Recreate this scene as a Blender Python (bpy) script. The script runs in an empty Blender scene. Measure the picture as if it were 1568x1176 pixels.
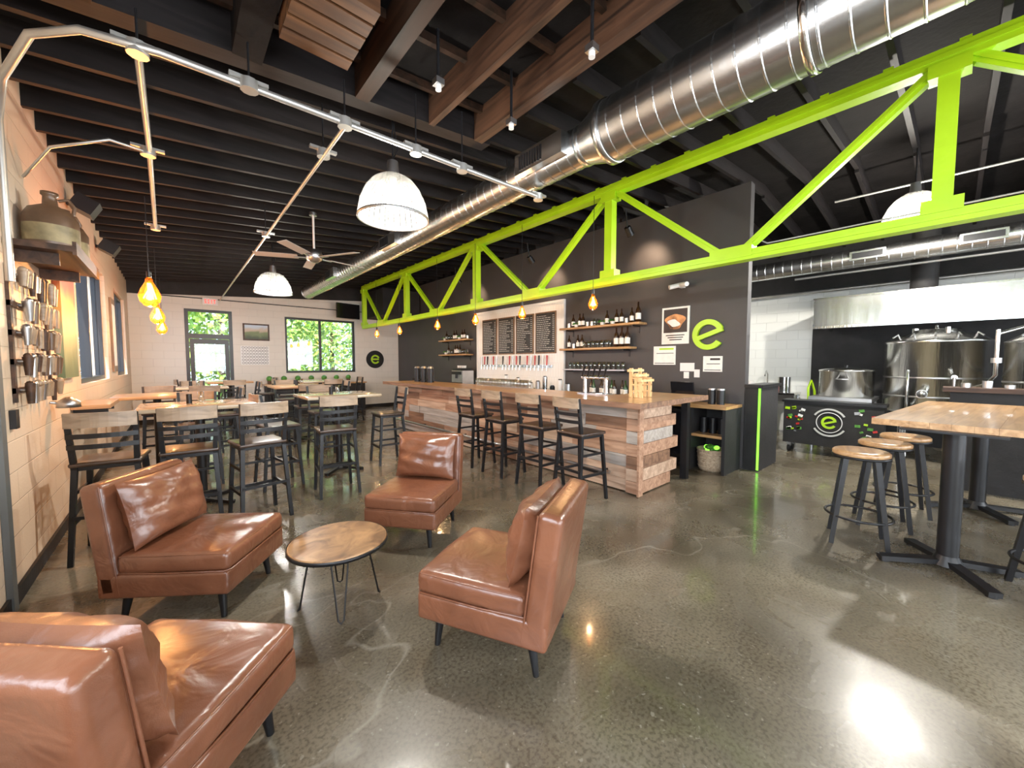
import bpy, math, random
from mathutils import Matrix, Vector
random.seed(7)
PI=math.pi
# ------------------------------------------------------------------ materials
def new_mat(name):
    m=bpy.data.materials.new(name); m.use_nodes=True
    nt=m.node_tree; b=nt.nodes['Principled BSDF']
    return m,nt,b
def simple(name,col,rough=.5,metal=0.,noise=0.,scale=8.,bump=0.,bscale=40.,coat=0.,spec=None,emit=None,es=0.,stretch=None):
    m,nt,b=new_mat(name)
    b.inputs['Base Color'].default_value=(*col,1)
    b.inputs['Roughness'].default_value=rough
    b.inputs['Metallic'].default_value=metal
    if coat: b.inputs['Coat Weight'].default_value=coat; b.inputs['Coat Roughness'].default_value=.15
    if spec is not None: b.inputs['Specular IOR Level'].default_value=spec
    if emit: 
        b.inputs['Emission Color'].default_value=(*emit,1); b.inputs['Emission Strength'].default_value=es
    L=nt.links.new
    tc=nt.nodes.new('ShaderNodeTexCoord'); mp=nt.nodes.new('ShaderNodeMapping'); L(tc.outputs['Object'],mp.inputs[0])
    if stretch: mp.inputs['Scale'].default_value=stretch
    if noise>0:
        n=nt.nodes.new('ShaderNodeTexNoise'); n.inputs['Scale'].default_value=scale; n.inputs['Detail'].default_value=6
        L(mp.outputs[0],n.inputs['Vector'])
        r=nt.nodes.new('ShaderNodeValToRGB')
        r.color_ramp.elements[0].position=.3; r.color_ramp.elements[1].position=.7
        r.color_ramp.elements[0].color=(*[c*(1-noise) for c in col],1)
        r.color_ramp.elements[1].color=(*[min(1,c*(1+noise)) for c in col],1)
        L(n.outputs['Fac'],r.inputs[0]); L(r.outputs[0],b.inputs['Base Color'])
    if bump>0:
        n2=nt.nodes.new('ShaderNodeTexNoise'); n2.inputs['Scale'].default_value=bscale; n2.inputs['Detail'].default_value=4
        L(mp.outputs[0],n2.inputs['Vector'])
        bp=nt.nodes.new('ShaderNodeBump'); bp.inputs['Strength'].default_value=bump; bp.inputs['Distance'].default_value=.02
        L(n2.outputs['Fac'],bp.inputs['Height']); L(bp.outputs[0],b.inputs['Normal'])
    return m
def wood(name,c1,c2,rough=.45,axis='Y',scale=1.,coat=0.,st=None,spec=None):
    m,nt,b=new_mat(name); L=nt.links.new
    tc=nt.nodes.new('ShaderNodeTexCoord'); mp=nt.nodes.new('ShaderNodeMapping'); L(tc.outputs['Object'],mp.inputs[0])
    s=st or {'X':(1.2,14,14),'Y':(14,1.2,14),'Z':(14,14,1.2)}[axis]
    mp.inputs['Scale'].default_value=tuple(q*scale for q in s)
    n=nt.nodes.new('ShaderNodeTexNoise'); n.inputs['Scale'].default_value=1.6; n.inputs['Detail'].default_value=8; n.inputs['Distortion'].default_value=.8
    L(mp.outputs[0],n.inputs['Vector'])
    r=nt.nodes.new('ShaderNodeValToRGB'); r.color_ramp.elements[0].position=.32; r.color_ramp.elements[1].position=.66
    r.color_ramp.elements[0].color=(*c1,1); r.color_ramp.elements[1].color=(*c2,1)
    L(n.outputs['Fac'],r.inputs[0]); L(r.outputs[0],b.inputs['Base Color'])
    bp=nt.nodes.new('ShaderNodeBump'); bp.inputs['Strength'].default_value=.25; bp.inputs['Distance'].default_value=.005
    L(n.outputs['Fac'],bp.inputs['Height']); L(bp.outputs[0],b.inputs['Normal'])
    b.inputs['Roughness'].default_value=rough
    if spec is not None: b.inputs['Specular IOR Level'].default_value=spec
    if coat: b.inputs['Coat Weight'].default_value=coat
    return m
def blockwall(name,col,axis,rough=.55,bw=.40,bh=.20,strength=.5):
    m,nt,b=new_mat(name); L=nt.links.new
    tc=nt.nodes.new('ShaderNodeTexCoord'); sp=nt.nodes.new('ShaderNodeSeparateXYZ'); cb=nt.nodes.new('ShaderNodeCombineXYZ')
    L(tc.outputs['Object'],sp.inputs[0]); L(sp.outputs[axis],cb.inputs[0]); L(sp.outputs['Z'],cb.inputs[1])
    br=nt.nodes.new('ShaderNodeTexBrick'); br.inputs['Scale'].default_value=1
    br.inputs['Brick Width'].default_value=bw; br.inputs['Row Height'].default_value=bh
    br.inputs['Mortar Size'].default_value=.005; br.inputs['Mortar Smooth'].default_value=.7
    br.inputs['Color1'].default_value=(*col,1); br.inputs['Color2'].default_value=(*[c*.97 for c in col],1)
    br.inputs['Mortar'].default_value=(*[c*.86 for c in col],1)
    L(cb.outputs[0],br.inputs['Vector']); L(br.outputs['Color'],b.inputs['Base Color'])
    n=nt.nodes.new('ShaderNodeTexNoise'); n.inputs['Scale'].default_value=60
    L(tc.outputs['Object'],n.inputs['Vector'])
    ml=nt.nodes.new('ShaderNodeMath'); ml.operation='MULTIPLY_ADD'; ml.inputs[1].default_value=-1.; 
    L(br.outputs['Fac'],ml.inputs[0]); 
    m2=nt.nodes.new('ShaderNodeMath'); m2.operation='MULTIPLY'; m2.inputs[1].default_value=.25
    L(n.outputs['Fac'],m2.inputs[0]); L(m2.outputs[0],ml.inputs[2])
    bp=nt.nodes.new('ShaderNodeBump'); bp.inputs['Strength'].default_value=strength; bp.inputs['Distance'].default_value=.01
    L(ml.outputs[0],bp.inputs['Height']); L(bp.outputs[0],b.inputs['Normal'])
    b.inputs['Roughness'].default_value=rough
    return m
def concrete():
    m,nt,b=new_mat('polished_concrete'); L=nt.links.new
    tc=nt.nodes.new('ShaderNodeTexCoord')
    def noise(s,d,dist=0):
        n=nt.nodes.new('ShaderNodeTexNoise'); n.inputs['Scale'].default_value=s; n.inputs['Detail'].default_value=d; n.inputs['Distortion'].default_value=dist
        L(tc.outputs['Object'],n.inputs['Vector']); return n
    def ramp(n,els):
        r=nt.nodes.new('ShaderNodeValToRGB')
        r.color_ramp.elements[0].position=els[0][0]; r.color_ramp.elements[0].color=(*els[0][1],1)
        r.color_ramp.elements[1].position=els[-1][0]; r.color_ramp.elements[1].color=(*els[-1][1],1)
        for p,c in els[1:-1]:
            e=r.color_ramp.elements.new(p); e.color=(*c,1)
        L(n.outputs['Fac'],r.inputs[0]); return r
    n1=noise(1.0,11,.5); r1=ramp(n1,[(.3,(.082,.066,.042)),(.5,(.132,.110,.075)),(.7,(.22,.19,.14))])
    n2=noise(60,3); r2=ramp(n2,[(.35,(.50,.48,.46)),(.55,(1,1,1)),(.72,(1.0,1.0,1.0))])
    mx=nt.nodes.new('ShaderNodeMix'); mx.data_type='RGBA'; mx.blend_type='MULTIPLY'; mx.inputs[0].default_value=.8
    L(r1.outputs[0],mx.inputs[6]); L(r2.outputs[0],mx.inputs[7])
    n6=noise(.55,5,.9); r6=ramp(n6,[(.38,(.70,.70,.69)),(.5,(1,1,1)),(.64,(1.28,1.28,1.25))])
    mz=nt.nodes.new('ShaderNodeMix'); mz.data_type='RGBA'; mz.blend_type='MULTIPLY'; mz.inputs[0].default_value=1
    L(mx.outputs[2],mz.inputs[6]); L(r6.outputs[0],mz.inputs[7])
    n3=noise(.35,4,.35)
    ab=nt.nodes.new('ShaderNodeMath'); ab.operation='SUBTRACT'; ab.inputs[1].default_value=.5; L(n3.outputs['Fac'],ab.inputs[0])
    a2=nt.nodes.new('ShaderNodeMath'); a2.operation='ABSOLUTE'; L(ab.outputs[0],a2.inputs[0])
    a3=nt.nodes.new('ShaderNodeMapRange'); a3.inputs['From Min'].default_value=0; a3.inputs['From Max'].default_value=.0025; a3.inputs['To Min'].default_value=.28; a3.inputs['To Max'].default_value=0
    L(a2.outputs[0],a3.inputs['Value'])
    m2=nt.nodes.new('ShaderNodeMix'); m2.data_type='RGBA'; m2.inputs[7].default_value=(.36,.33,.27,1)
    L(a3.outputs[0],m2.inputs[0]); L(mz.outputs[2],m2.inputs[6])
    n5=noise(34,2); r5=ramp(n5,[(.66,(0,0,0)),(.72,(.35,.35,.35))])
    m3=nt.nodes.new('ShaderNodeMix'); m3.data_type='RGBA'; m3.inputs[7].default_value=(.32,.29,.23,1)
    L(r5.outputs[0],m3.inputs[0]); L(m2.outputs[2],m3.inputs[6]); L(m3.outputs[2],b.inputs['Base Color'])
    n4=noise(2.2,7,.8); mr=nt.nodes.new('ShaderNodeMapRange'); mr.inputs['From Min'].default_value=.3; mr.inputs['From Max'].default_value=.7; mr.inputs['To Min'].default_value=.16; mr.inputs['To Max'].default_value=.36
    L(n4.outputs['Fac'],mr.inputs['Value']); L(mr.outputs[0],b.inputs['Roughness'])
    bp=nt.nodes.new('ShaderNodeBump'); bp.inputs['Strength'].default_value=.04; bp.inputs['Distance'].default_value=.01
    L(n2.outputs['Fac'],bp.inputs['Height']); L(bp.outputs[0],b.inputs['Normal'])
    b.inputs['Specular IOR Level'].default_value=.4
    b.inputs['Coat Weight'].default_value=.4; b.inputs['Coat Roughness'].default_value=.07
    return m
def leather():
    m,nt,b=new_mat('brown_leather'); L=nt.links.new
    tc=nt.nodes.new('ShaderNodeTexCoord')
    n=nt.nodes.new('ShaderNodeTexNoise'); n.inputs['Scale'].default_value=4; n.inputs['Detail'].default_value=6; n.inputs['Distortion'].default_value=.3
    L(tc.outputs['Object'],n.inputs['Vector'])
    r=nt.nodes.new('ShaderNodeValToRGB'); r.color_ramp.elements[0].position=.3; r.color_ramp.elements[1].position=.72
    r.color_ramp.elements[0].color=(.125,.042,.020,1); r.color_ramp.elements[1].color=(.20,.072,.035,1)
    L(n.outputs['Fac'],r.inputs[0]); L(r.outputs[0],b.inputs['Base Color'])
    b.inputs['Roughness'].default_value=.30
    b.inputs['Coat Weight'].default_value=.3; b.inputs['Coat Roughness'].default_value=.22
    n2=nt.nodes.new('ShaderNodeTexNoise'); n2.inputs['Scale'].default_value=6; n2.inputs['Detail'].default_value=3; n2.inputs['Distortion'].default_value=.6
    L(tc.outputs['Object'],n2.inputs['Vector'])
    v=nt.nodes.new('ShaderNodeTexVoronoi'); v.inputs['Scale'].default_value=260; L(tc.outputs['Object'],v.inputs['Vector'])
    b1=nt.nodes.new('ShaderNodeBump'); b1.inputs['Strength'].default_value=.5; b1.inputs['Distance'].default_value=.035
    b2=nt.nodes.new('ShaderNodeBump'); b2.inputs['Strength'].default_value=.10; b2.inputs['Distance'].default_value=.002
    L(n2.outputs['Fac'],b1.inputs['Height']); L(v.outputs['Distance'],b2.inputs['Height']); L(b1.outputs[0],b2.inputs['Normal']); L(b2.outputs[0],b.inputs['Normal'])
    return m
def glass(name,tint=(1,1,1),gl=.08,diff=0.,dcol=(1,1,1),rough=.03):
    m=bpy.data.materials.new(name); m.use_nodes=True; nt=m.node_tree; nt.nodes.clear(); L=nt.links.new
    o=nt.nodes.new('ShaderNodeOutputMaterial'); mx=nt.nodes.new('ShaderNodeMixShader'); t=nt.nodes.new('ShaderNodeBsdfTransparent'); g=nt.nodes.new('ShaderNodeBsdfGlossy')
    t.inputs[0].default_value=(*tint,1); g.inputs['Roughness'].default_value=rough; mx.inputs[0].default_value=gl
    L(t.outputs[0],mx.inputs[1]); L(g.outputs[0],mx.inputs[2]); out=mx
    if diff:
        d=nt.nodes.new('ShaderNodeBsdfTranslucent'); d.inputs[0].default_value=(*dcol,1); m2=nt.nodes.new('ShaderNodeMixShader'); m2.inputs[0].default_value=diff
        L(mx.outputs[0],m2.inputs[1]); L(d.outputs[0],m2.inputs[2]); out=m2
    L(out.outputs[0],o.inputs[0]); return m
def emis(name,col,s):
    m=bpy.data.materials.new(name); m.use_nodes=True; nt=m.node_tree; nt.nodes.clear()
    o=nt.nodes.new('ShaderNodeOutputMaterial'); e=nt.nodes.new('ShaderNodeEmission'); e.inputs[0].default_value=(*col,1); e.inputs[1].default_value=s
    nt.links.new(e.outputs[0],o.inputs[0]); return m
LEA=leather()
BLK=simple('black_powdercoat',(.007,.007,.008),.38,0,.2,6,spec=.35)
BLKM=simple('matte_black_paint',(.017,.016,.016),.7,0,.25,5,.15,30,spec=.3)
CHAR=simple('charcoal_wall_paint',(.038,.035,.036),.55,0,.08,3,.1,60)
CEIL=simple('black_ceiling_paint',(.006,.005,.005),.85,0,.4,4,.2,20,spec=.12)
JOIST=wood('painted_black_joist',(.006,.005,.005),(.013,.010,.010),.6,'X',spec=.2)
BROWNB=wood('dark_timber',(.008,.005,.003),(.034,.016,.009),.6,'Y',.6,spec=.15)
SHELFW=wood('shelf_walnut',(.022,.012,.008),(.085,.040,.022),.5,'Y',.8,spec=.3)
CRATE=wood('crate_pine',(.04,.016,.007),(.12,.05,.018),.6,'X',.6,spec=.2)
GREEN=simple('lime_green_paint',(.38,.64,.006),.38,0,.08,4,.06,30)
GALV=simple('galvanised_steel',(.60,.61,.61),.27,1,.12,5,.06,12)
PIPE=simple('emt_conduit_steel',(.55,.54,.51),.38,.8,.1,6)
STEEL=simple('brushed_stainless',(.74,.74,.72),.17,1,.10,3,.1,60,stretch=(1,1,.05))
STEELD=simple('dull_stainless',(.5,.5,.5),.35,1,.1,5)
HOODM=simple('hood_stainless',(.48,.48,.47),.24,1,.35,1.6,.12,3,stretch=(1,2.2,.15))
CONC=concrete()
WARM_TINT=blockwall('warm_tint_block_wall',(.66,.51,.37),'Y')  # off-white block, warm bulb light put into its base colour
CREAM=blockwall('cream_block_wall',(.68,.64,.57),'X')
WHITEY=blockwall('white_block_wall',(.74,.75,.72),'Y')
TILE=blockwall('white_vertical_tile',(.84,.83,.80),'Y',.2,.075,.30,.35)
W_NAT=wood('honey_wood',(.30,.15,.055),(.52,.29,.12),.32,'Y',1,.3)
W_NATX=wood('butcher_block',(.34,.175,.07),(.60,.36,.17),.28,'X',1,.3)
W_SEAT=wood('walnut_seat',(.022,.013,.009),(.065,.036,.022),.32,'X',1,.2)
W_BACK=wood('maple_band',(.20,.14,.09),(.35,.25,.165),.4,'X')
W_P=[wood('reclaimed_plank_a',(.26,.125,.070),(.50,.29,.18),.6,'Y',.8),wood('reclaimed_plank_b',(.36,.22,.14),(.62,.42,.29),.6,'Y',.8),
     wood('reclaimed_plank_c',(.12,.058,.032),(.28,.145,.082),.6,'Y',.8),wood('reclaimed_plank_d',(.26,.22,.185),(.44,.38,.33),.65,'Y',.8)]
W_LT=wood('pine_light',(.60,.36,.14),(.80,.55,.27),.5,'Z')
GLS=glass('window_glass',(.96,.98,1.),.06)
CLR=glass('clear_bottle_glass',(.9,.93,.93),.25)
BOT=simple('amber_bottle_glass',(.03,.012,.006),.12,0,0,1,0,1,.5)
BOTG=simple('green_bottle_glass',(.02,.06,.02),.15)
WHITE=simple('white_plastic',(.75,.74,.72),.4)
PAPER=simple('paper',(.78,.77,.72),.7,0,.06,14)
RED=simple('red_enamel',(.45,.02,.015),.3)
FRAMEW=simple('dark_bronze_frame',(.02,.022,.026),.4,.3)
CHALK=simple('chalk',(.5,.5,.47),.9)
SLATE=simple('chalkboard_slate',(.026,.028,.03),.7,0,.35,9)
BULBW=emis('warm_filament_glow',(1,.46,.11),34)
BULBG=glass('amber_bulb_glass',(1,.62,.25),.08,.16,(1,.32,.06))
LAMPW=emis('lamp_glow',(1,.95,.85),40)
LED=emis('green_led',(.25,1,.05),1.8)
EXITM=emis('exit_red',(1,.03,.02),3)
SCREEN=simple('tv_screen',(.008,.008,.01),.12)
LEAFD=simple('plant_green',(.06,.22,.02),.5,0,.4,20)
WICK=wood('wicker',(.30,.20,.12),(.55,.42,.28),.7,'X',2)
SHADE=glass('ribbed_acrylic_shade',(.62,.62,.60),.38,.022,(.9,.88,.8),.25)
# ------------------------------------------------------------------ mesh builder
class MB:
    def __init__(s): s.v=[];s.f=[];s.mi=[];s.sm=[];s.mats=[]
    def mat(s,m):
        if m not in s.mats: s.mats.append(m)
        return s.mats.index(m)
    def add(s,vs,fs,m,smooth=False):
        o=len(s.v); k=s.mat(m)
        for p in vs: s.v.append(tuple(p))
        for f in fs: s.f.append([i+o for i in f]); s.mi.append(k); s.sm.append(smooth)
    def box(s,c,d,m,R=None):
        x,y,z=d[0]/2,d[1]/2,d[2]/2; vs=[]
        for a in(-x,x):
            for b in(-y,y):
                for e in(-z,z):
                    p=Vector((a,b,e)); 
                    if R: p=R@p
                    vs.append(p+Vector(c))
        s.add(vs,[(0,1,3,2),(4,6,7,5),(0,4,5,1),(2,3,7,6),(0,2,6,4),(1,5,7,3)],m)
    def bb(s,x0,x1,y0,y1,z0,z1,m): s.box(((x0+x1)/2,(y0+y1)/2,(z0+z1)/2),(abs(x1-x0),abs(y1-y0),abs(z1-z0)),m)
    def rbox(s,c,d,r,m,k=3,n=6,puff=0,R=None):
        h=[q/2 for q in d]; 
        def lines(hh):
            a=[-hh+r*(1-math.tan(PI/4*(1-i/k))) for i in range(k+1)]
            mid=[(-hh+r)+(2*hh-2*r)*j/n for j in range(1,n)]
            return a+mid+[-q for q in reversed(a)]
        Ls=[lines(q) for q in h]; idx={}; vs=[]; fs=[]
        def V(p):
            key=tuple(round(q,5) for q in p)
            if key in idx: return idx[key]
            inn=[max(-h[i]+r,min(h[i]-r,p[i])) for i in range(3)]
            dd=Vector([p[i]-inn[i] for i in range(3)])
            q=Vector(inn)+(dd.normalized()*r if dd.length>1e-9 else Vector((0,0,0)))
            if puff:
                u=[max(0,1-(q[i]/h[i])**2) for i in range(3)]
                q=Vector((q.x+puff*.4*(q.x/h[0])*u[1]*u[2], q.y+puff*.4*(q.y/h[1])*u[0]*u[2], q.z+puff*(q.z/h[2])*u[0]**.7*u[1]**.7))
            if R: q=R@q
            vs.append(q+Vector(c)); idx[key]=len(vs)-1; return idx[key]
        for ax in range(3):
            u,w=(ax+1)%3,(ax+2)%3
            for sg in(-1,1):
                for i in range(len(Ls[u])-1):
                    for j in range(len(Ls[w])-1):
                        q=[]
                        for (a,b) in((i,j),(i+1,j),(i+1,j+1),(i,j+1)):
                            p=[0,0,0]; p[ax]=sg*h[ax]; p[u]=Ls[u][a]; p[w]=Ls[w][b]; q.append(V(p))
                        if sg<0: q.reverse()
                        fs.append(q)
        s.add(vs,fs,m,True)
    def cyl(s,p0,p1,r0,m,r1=None,n=14,caps=True,smooth=True):
        r1=r0 if r1 is None else r1; p0=Vector(p0);p1=Vector(p1); d=(p1-p0).normalized()
        a=d.orthogonal().normalized(); b=d.cross(a); vs=[]
        for (p,r) in((p0,r0),(p1,r1)):
            for i in range(n): t=2*PI*i/n; vs.append(p+a*r*math.cos(t)+b*r*math.sin(t))
        s.add(vs,[(i,(i+1)%n,n+(i+1)%n,n+i) for i in range(n)],m,smooth)
        if caps: s.add(vs[:n],[list(range(n))[::-1]],m); s.add(vs[n:],[list(range(n))],m)
    def sqleg(s,p0,p1,w0,w1,m):
        s.cyl(p0,p1,w0*.707,m,w1*.707,4,True,False)
    def tube(s,pts,r,m,n=8):
        pts=[Vector(p) for p in pts]
        d0=(pts[1]-pts[0]).normalized(); a=d0.orthogonal().normalized(); vs=[];K=len(pts)
        for i,p in enumerate(pts):
            d=(pts[min(i+1,K-1)]-pts[max(i-1,0)]).normalized(); a=(a-d*a.dot(d)).normalized(); b=d.cross(a)
            for j in range(n): t=2*PI*j/n; vs.append(p+a*r*math.cos(t)+b*r*math.sin(t))
        fs=[(i*n+j,i*n+(j+1)%n,(i+1)*n+(j+1)%n,(i+1)*n+j) for i in range(K-1) for j in range(n)]
        s.add(vs,fs,m,True); s.add(vs[:n],[list(range(n))[::-1]],m); s.add(vs[-n:],[list(range(n))],m)
    def lathe(s,prof,c,m,n=28,flute=0,nf=24,smooth=True,R=None):
        vs=[]
        for (r,z) in prof:
            for i in range(n):
                t=2*PI*i/n; rr=r*(1+flute*math.cos(nf*t)); p=Vector((rr*math.cos(t),rr*math.sin(t),z))
                if R: p=R@p
                vs.append(p+Vector(c))
        fs=[(k*n+i,k*n+(i+1)%n,(k+1)*n+(i+1)%n,(k+1)*n+i) for k in range(len(prof)-1) for i in range(n)]
        s.add(vs,fs,m,smooth)
    def sph(s,c,r,m,n=12):
        rr=r if isinstance(r,(tuple,list)) else (r,r,r); vs=[];fs=[];h=n//2+1
        for k in range(h+1):
            f=PI*k/h
            for i in range(n): t=2*PI*i/n; vs.append((c[0]+rr[0]*math.sin(f)*math.cos(t),c[1]+rr[1]*math.sin(f)*math.sin(t),c[2]-rr[2]*math.cos(f)))
        fs=[(k*n+i,k*n+(i+1)%n,(k+1)*n+(i+1)%n,(k+1)*n+i) for k in range(h) for i in range(n)]
        s.add(vs,fs,m,True)
    def pillow(s,c,d,m,R,n=18):
        vs=[];fs=[]
        for sg in(-1,1):
            for i in range(n+1):
                for j in range(n+1):
                    u=-1+2*i/n; w=-1+2*j/n
                    t=((1-abs(u)**2.8)*(1-abs(w)**2.8))**.5
                    x=u*d[0]/2*(1-.05*(1-w*w)); z=w*d[2]/2*(1-.07*(1-u*u))
                    wr=.007*math.sin(7*u+4*w)*t+.006*math.sin(12*w-3*u)*t+.004*math.sin(15*u*w+3)*t
                    vs.append(R@Vector((x,sg*(d[1]/2*t+wr),z))+Vector(c))
        N=(n+1)**2
        for sg in(0,1):
            for i in range(n):
                for j in range(n):
                    a=sg*N+i*(n+1)+j; q=[a,a+1,a+n+2,a+n+1]
                    fs.append(q if sg==0 else q[::-1])
        s.add(vs,fs,m,True)
    def prism(s,poly,z0,z1,m,f):
        n=len(poly); vs=[f(u,v,z0) for u,v in poly]+[f(u,v,z1) for u,v in poly]
        s.add(vs,[list(range(n))[::-1],list(range(n,2*n))]+[(i,(i+1)%n,n+(i+1)%n,n+i) for i in range(n)],m)
    def mesh(s,name):
        me=bpy.data.meshes.new(name); me.from_pydata(s.v,[],s.f)
        for m in s.mats: me.materials.append(m)
        me.polygons.foreach_set('material_index',s.mi); me.polygons.foreach_set('use_smooth',s.sm); me.update(); return me
    def obj(s,name,loc=(0,0,0),rz=0):
        return place(s.mesh(name),name,loc,rz)
def place(me,name,loc=(0,0,0),rz=0):
    o=bpy.data.objects.new(name,me); bpy.context.scene.collection.objects.link(o); o.location=loc; o.rotation_euler=(0,0,rz); return o
def face(dx,dy): return math.atan2(-dx,dy)   # local +Y -> (dx,dy)
RX=lambda a: Matrix.Rotation(a,3,'X'); RZ=lambda a: Matrix.Rotation(a,3,'Z'); RY=lambda a: Matrix.Rotation(a,3,'Y')
# ------------------------------------------------------------------ room shell
XL=-.8; YB=13.; YF=-4.2; XR=10.1; XD=6.0
def zc(x): return 3.60+.085*(x+.8) if x<=7 else 3.60+.085*7.8-.085*(x-7)
b=MB(); b.bb(XL-.2,XR+.2,YF-.2,YB+.2,-.12,0,CONC); b.obj('floor')
def wall(name,axis,pos,th,a0,a1,z0,z1,ops,m):
    b=MB()
    def seg(a,c,z,w):
        if c-a<1e-4 or w-z<1e-4: return
        if axis=='X': b.bb(pos,pos+th,a,c,z,w,m)
        else: b.bb(a,c,pos,pos+th,z,w,m)
    cur=a0
    for (p,q,z,w) in sorted(ops):
        seg(cur,p,z0,z1); seg(p,q,z0,z); seg(p,q,w,z1); cur=q
    seg(cur,a1,z0,z1); return b.obj(name)
LW=[(6.45,8.95,1.25,2.88),(10.2,12.1,1.25,2.88),(-2.6,1.6,1.0,2.9)]
wall('wall_left','X',XL,-.2,YF-.2,YB+.2,0,3.62,LW,WARM_TINT)
BW=[(.22,1.22,0,2.90),(2.48,4.50,1.20,2.86)]
wall('wall_back','Y',YB,.2,XL,XR+.2,0,4.3,BW,CREAM)
wall('wall_front','Y',YF,-.2,XL,XR+.2,0,4.3,[(-.3,4.2,.3,3.1),(4.8,9.3,.3,3.1)],CREAM)
wall('wall_right','X',XR,.2,YF,YB,0,2.95,[],WHITEY)
wall('wall_right_upper','X',XR,.2,YF,YB,2.95,4.3,[],BLKM)
b=MB(); b.bb(XD,XD+.14,1.9,YB-.001,0,3.97,CHAR); b.obj('wall_bar')
b=MB(); b.bb(XL+.001,XD,YB-.03,YB-.001,3.17,3.19,BLKM)
b.add([(XL,YB-.04,3.16),(XD,YB-.04,3.62),(XD,YB-.04,4.3),(XL,YB-.04,3.62)],[(0,1,2,3)],BLKM); b.obj('trim_back_fascia')
b=MB(); b.bb(XL+.002,XL+.02,YF,YB,0,.10,BLKM); b.obj('baseboard_left')
b=MB(); b.bb(XL+.02,.20,YB-.02,YB-.002,0,.10,BLKM); b.bb(1.24,XD,YB-.02,YB-.002,0,.10,BLKM); b.obj('baseboard_back')
b=MB()
for (xa,xb) in((XL-.2,7),(7,XR+.2)):
    b.add([(xa,YF-.2,zc(xa)),(xb,YF-.2,zc(xb)),(xb,YB+.2,zc(xb)),(xa,YB+.2,zc(xa)),(xa,YF-.2,zc(xa)+.1),(xb,YF-.2,zc(xb)+.1),(xb,YB+.2,zc(xb)+.1),(xa,YB+.2,zc(xa)+.1)],[(0,3,2,1),(4,5,6,7),(0,1,5,4),(2,3,7,6),(0,4,7,3),(1,2,6,5)],CEIL)
b.obj('ceiling')
def slopebeam(b,x0,x1,y,w,d,m,up=0):
    za,zb=zc(x0)-up,zc(x1)-up
    b.add([(x0,y-w/2,za-d),(x1,y-w/2,zb-d),(x1,y+w/2,zb-d),(x0,y+w/2,za-d),(x0,y-w/2,za),(x1,y-w/2,zb),(x1,y+w/2,zb),(x0,y+w/2,za)],[(0,3,2,1),(4,5,6,7),(0,1,5,4),(2,3,7,6),(0,4,7,3),(1,2,6,5)],m)
b=MB(); y=3.5
while y<12.95: slopebeam(b,XL,5.98,y,.045,.17,JOIST); y+=.40
b.obj('ceiling_joists')
b=MB(); y=-4
while y<3.3: slopebeam(b,2.45,7,y,.045,.16,JOIST); slopebeam(b,7,XR,y,.045,.2,JOIST); y+=.55
y=3.5
while y<12.9: slopebeam(b,6.16,7,y,.045,.2,JOIST); slopebeam(b,7,XR,y,.045,.2,JOIST); y+=.55
b.obj('brewery_ceiling_rafters')
b=MB()
slopebeam(b,XL,2.4,3.14,.14,.24,JOIST)
for x,w,m in((.42,.16,CEIL),(1.15,.10,BROWNB),(1.75,.05,SHELFW),(2.25,.09,SHELFW),(-.3,.08,BROWNB)):
    b.bb(x-w/2,x+w/2,YF,3.06,zc(x)-.26,zc(x)-.0,m)
y=-3.8
while y<3: 
    slopebeam(b,XL,2.3,y,.04,.06,BROWNB); y+=.45
b.obj('ceiling_timber_beams')
def winframe(name,axis,pos,a0,a1,z0,z1,mull,m=FRAMEW,th=.06,dep=.1,gl=True,rails=()):
    b=MB()
    def bx(a,c,z,w,d0,d1,mm):
        if axis=='X': b.bb(pos+d0,pos+d1,a,c,z,w,mm)
        else: b.bb(a,c,pos+d0,pos+d1,z,w,mm)
    e=.002
    bx(a0+e,a1-e,z0+e,z0+th,-dep/2,dep/2,m); bx(a0+e,a1-e,z1-th,z1-e,-dep/2,dep/2,m)
    bx(a0+e,a0+th,z0+th,z1-th,-dep/2,dep/2,m); bx(a1-th,a1-e,z0+th,z1-th,-dep/2,dep/2,m)
    for q in mull: bx(q-th/2,q+th/2,z0+th,z1-th,-dep/2,dep/2,m)
    for q in rails: bx(a0+th,a1-th,q-th/2,q+th/2,-dep/2+.001,dep/2-.001,m)
    if gl: bx(a0+th,a1-th,z0+th,z1-th,-.004,.004,GLS)
    return b.obj(name)
winframe('window_1','X',XL-.1,6.45,8.95,1.25,2.88,[7.7])
winframe('window_2','X',XL-.1,10.2,12.1,1.25,2.88,[11.15])
winframe('window_3','X',XL-.1,-2.6,1.6,1.0,2.9,[-1.2,.2])
winframe('window_4','Y',YB+.1,2.48,4.50,1.20,2.86,[3.45])
winframe('window_5','Y',YF-.1,-.3,4.2,.3,3.1,[.8,1.95,3.1],rails=(1.2,2.1))
winframe('window_6','Y',YF-.1,4.8,9.3,.3,3.1,[5.9,7.05,8.2],rails=(1.2,2.1))
b=MB(); m=FRAMEW
b.bb(.222,.30,YB+.0,YB+.12,.001,2.898,m); b.bb(1.14,1.218,YB,YB+.12,.001,2.898,m); b.bb(.30,1.14,YB,YB+.12,2.83,2.898,m); b.bb(.30,1.14,YB,YB+.12,2.14,2.26,m)
b.bb(.31,.40,YB+.02,YB+.08,.01,2.13,m); b.bb(1.04,1.13,YB+.02,YB+.08,.01,2.13,m); b.bb(.40,1.04,YB+.02,YB+.08,.01,.28,m); b.bb(.40,1.04,YB+.02,YB+.08,2.0,2.13,m)
b.bb(.40,1.04,YB+.045,YB+.055,.28,2.0,GLS); b.bb(.30,1.14,YB+.045,YB+.055,2.26,2.83,GLS)
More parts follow.
